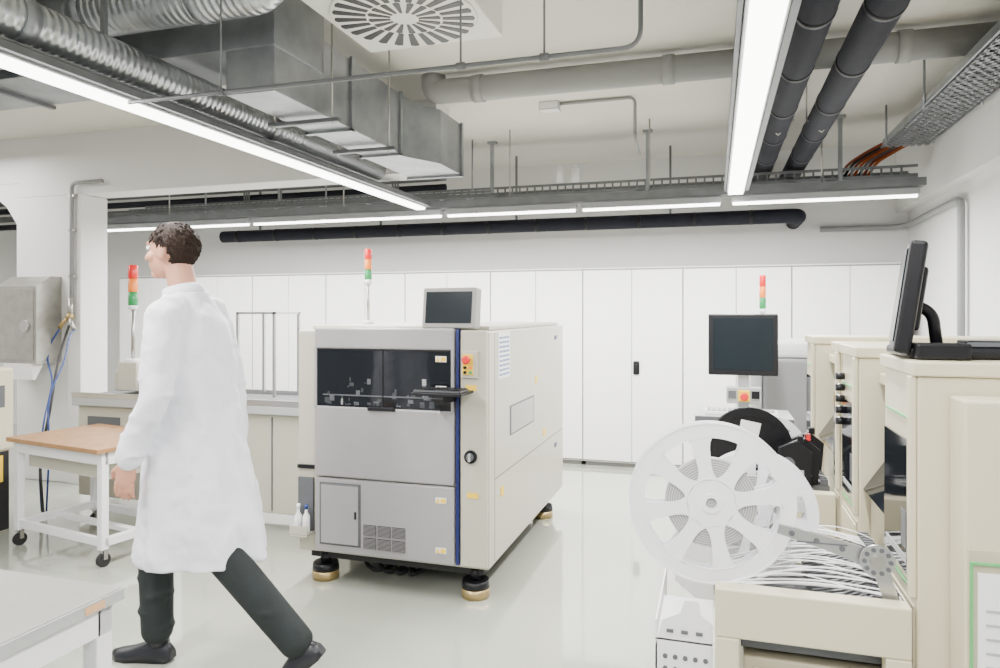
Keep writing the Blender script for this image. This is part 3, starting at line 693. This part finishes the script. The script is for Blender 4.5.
for s in (-1,1):
    b.sph((hx+s*.03,hy+.078,hz+.026),(.022,.012,.008),ms,12)
    b.sph((hx+s*.042,hy+.06,hz-.03),(.022,.022,.022),ms,12)
    b.sph((hx+s*.078,hy-.005,hz-.012),(.009,.02,.033),ms,14)
b.sph((hx,hy+.088,hz-.062),(.024,.010,.006),ms,12);b.sph((hx,hy+.086,hz-.073),(.022,.010,.006),ms,12)
def hand(K,side):
    w=Vector(K[2]);d=(w-Vector(K[1])).normalized();d=(d*.55+Vector((0,.03,-.7))).normalized()
    fw=Vector((0,1,0));fw=(fw-d*fw.dot(d)).normalized();nrm=d.cross(fw)
    Mx=Matrix(((nrm.x,fw.x,d.x,0),(nrm.y,fw.y,d.y,0),(nrm.z,fw.z,d.z,0),(0,0,0,1)))
    b.sph(w+d*.055,(.016,.043,.056),ms,20,M=Mx)
    inn=Vector((1,0,0))*(-side)
    for k,L in enumerate((.072,.08,.075,.058)):
        o=fw*(.033-.022*k);p0=w+d*.088+o;q=(d+inn*.15+fw*(.06-.04*k)).normalized();p1=p0+q*L*.42
        q=(d+inn*.5).normalized();p2=p1+q*L*.32;q=(d+inn*.95).normalized();p3=p2+q*L*.26
        cap(b,p0,p1,.0095,.009,ms,10);cap(b,p1,p2,.009,.0083,ms,10);cap(b,p2,p3,.0083,.0072,ms,10)
    p0=w+d*.03+fw*.03;p1=p0+(d*.6+fw*.7+inn*.2).normalized()*.038;p2=p1+(d+fw*.15+inn*.3).normalized()*.03
    cap(b,p0,p1,.013,.0105,ms,10);cap(b,p1,p2,.0105,.0085,ms,10)
hand(LA,-1);hand(RA,1)
body=b.done("body",pe);remesh(body,.005,3,.4)
for s in (-1,1):
    q=B();q.sph((hx+s*.030,hy+.082,hz+.008),.0115,m_eye,14);q.sph((hx+s*.030,hy+.0915,hz+.008),.0045,m_hair,10);q.done("eye",pe)
def nohair(c):
    y=c.y-hy;zz=c.z-hz
    if zz<-.085:return True
    if y>.0+.9*max(0,zz-.0)+(.0 if zz>.02 else -.03):return y>.045+.35*max(0,zz) if zz>.045 else True
    if zz<-.0 and abs(c.x)>.062 and y>-.035:return True
    return False
q=B();q.sph((hx,hy-.016,hz+.016),(.084,.105,.102),m_hair,48)
dele=[f for f in q.bm.faces if nohair(f.calc_center_median())]
bmesh.ops.delete(q.bm,geom=dele,context='FACES')
for v in list(q.bm.verts):
    v.co+=(v.co-Vector((hx,hy,hz))).normalized()*random.uniform(-.001,.002)
ret=bmesh.ops.solidify(q.bm,geom=q.bm.faces[:],thickness=.010)
hc=Vector((hx,hy-.016,hz+.016));n=0
while n<600:
    d=Vector((random.gauss(0,1),random.gauss(0,1),random.gauss(0,1))).normalized()
    p=hc+Vector((d.x*.084,d.y*.105,d.z*.102))
    if nohair(p):continue
    n+=1
    t=Vector((random.uniform(-.15,.15),-.35+.9*max(0,d.z)*(1 if d.y>0 else -.5),-.9));t=(t-d*t.dot(d)).normalized()
    L=random.uniform(.018,.032)
    q.cyl(p-d*.004,p+t*L+d*random.uniform(-.003,.001),.0055,m_hair,r1=.0015,seg=6)
h=q.done("hair",pe,label="short dark brown hair",recalc=True)
b=B()
b.loft([ell(0,0,.90,.14,.11),ell(0,0,1.0,.15,.115),ell(0,0,1.12,.14,.11)],m_trou)
for K in (LK,RK):
    cap(b,K[0],K[1],.082,.074,m_trou,20)
    k1=Vector(K[1]);k2=Vector(K[2]);cap(b,k1,k2+(k1-k2)*.04,.074,.066,m_trou,20)
    for j in range(6):
        p=k1.lerp(k2,.12+.16*j);b.sph(p+Vector((random.uniform(-.01,.01),.012*(-1)**j,0)),(.076-.002*j,.076-.002*j,.018),m_trou,14)
o=b.done("trousers",pe,label="dark trousers");remesh(o,.010,4)
def shoe(ank,pitch):
    M=Matrix.Translation(ank)@Matrix.Rotation(pitch,4,'X')
    b=B();R=[]
    for (y,hw,h,zb) in ((-.075,.022,.045,-.09),(-.055,.034,.075,-.098),(0,.038,.105,-.10),(.06,.042,.075,-.10),(.12,.050,.052,-.10),(.17,.045,.042,-.10),(.205,.022,.028,-.095)):
        ring=[]
        for k in range(16):
            a=2*math.pi*k/16;c,s=math.cos(a),math.sin(a)
            ring.append(M@Vector((hw*c,y,zb+(h if s>0 else 0)*abs(s)**.8 if s>0 else zb)))
        R.append(ring)
    b.loft(R,m_shoe)
    b.cyl(M@Vector((0,-.01,-.03)),M@Vector((0,-.01,.04)),.042,m_shoe,r1=.038)
    return b.done("shoe",pe,label="dark leather shoe")
shoe(Vector((.09,.23,.103)),0)
shoe(Vector((-.09,-.49,.205)),math.radians(-36))
# coat
b=B()
b.loft([ell(0,-.03,.50,.215,.27,64,2.2,.06,.3),ell(0,-.03,.60,.214,.255,64,2.2,.055,.45),ell(0,-.025,.78,.210,.22,64,2.2,.042,.6),ell(0,-.01,.98,.205,.185,64,2.2,.028,.8),ell(0,0,1.12,.188,.162,64,2.3,.018,1.0),ell(0,.01,1.28,.187,.158,64,2.3,.012,1.2),ell(0,.015,1.40,.19,.152,64,2.3,.006),ell(0,.02,1.48,.182,.128,64,2.3),ell(0,.03,1.545,.125,.10,64),ell(0,.045,1.60,.078,.082,64)],m_coat)
for K in (LA,RA):
    a,c,d=[Vector(x) for x in K];cap(b,a,c,.074,.060,m_coat,20);cap(b,c,c+(d-c)*.93,.060,.051,m_coat,20)
    for j in range(9):
        t=j/8.;p=a.lerp(c,t*1.6) if t<.62 else c.lerp(d,(t-.62)/.42)
        b.sph(p+Vector((random.uniform(-.008,.008),random.uniform(-.016,.016),0)),(.072-.018*t,.072-.018*t,.014),m_coat,14)
    b.tube([a+Vector((0,-.02,.03)),Vector((a.x*.5,.02,1.535)),Vector((a.x*.2,.03,1.56))],[.06,.055,.05],m_coat,seg=16)
o=b.done("lab_coat",pe,label="long white cotton lab coat");remesh(o,.009,4)
tx=bpy.data.textures.new("folds",'CLOUDS');tx.noise_scale=.11;tx.noise_depth=2
dm=o.modifiers.new("folds",'DISPLACE');dm.texture=tx;dm.strength=.028;dm.mid_level=.5
q=B();q.lathe([(.082,0),(.087,.01),(.078,.045),(.069,.05),(.066,.02)],(0,.045,1.575),(0,.25,1),m_coat,28);q.done("collar",pe,label="white coat collar")
# ---------------------------------------------------------------- world + lights
w=bpy.data.worlds.new("w");SC.world=w;w.use_nodes=True
w.node_tree.nodes["Background"].inputs[0].default_value=(.97,.98,1,1);w.node_tree.nodes["Background"].inputs[1].default_value=.72
def area(x,y,z,sx,sy,p,rot=(0,0,0)):
    l=bpy.data.lights.new("lamp_light",'AREA');l.shape='RECTANGLE';l.size=sx;l.size_y=sy;l.energy=p;l.color=(1,.985,.96)
    o=bpy.data.objects.new("lamp_light",l);o.location=(x,y,z);o.rotation_euler=rot;COL.objects.link(o)
area(-2.435,1.5,2.37,.1,4,175);area(.15,1.5,2.375,.1,4,115)
area(-2.435,4.3,2.37,.1,2.4,105);area(.15,4.3,2.375,.1,2.4,105)
area(-1.,5.76,2.32,4,.08,220);area(-4.5,5.76,2.32,3,.08,160)
area(-1.0,-1.5,2.9,4,1.5,190)
area(-6.5,3,2.9,1.5,3,150)
# ---------------------------------------------------------------- camera
cd=bpy.data.cameras.new("cam");co=bpy.data.objects.new("camera",cd);COL.objects.link(co)
cd.sensor_width=36;cd.lens=25.2;cd.shift_y=-.022;cd.clip_start=.02
co.location=(0,0,1.5);co.rotation_euler=(math.radians(90),0,math.radians(17.07))
SC.camera=co
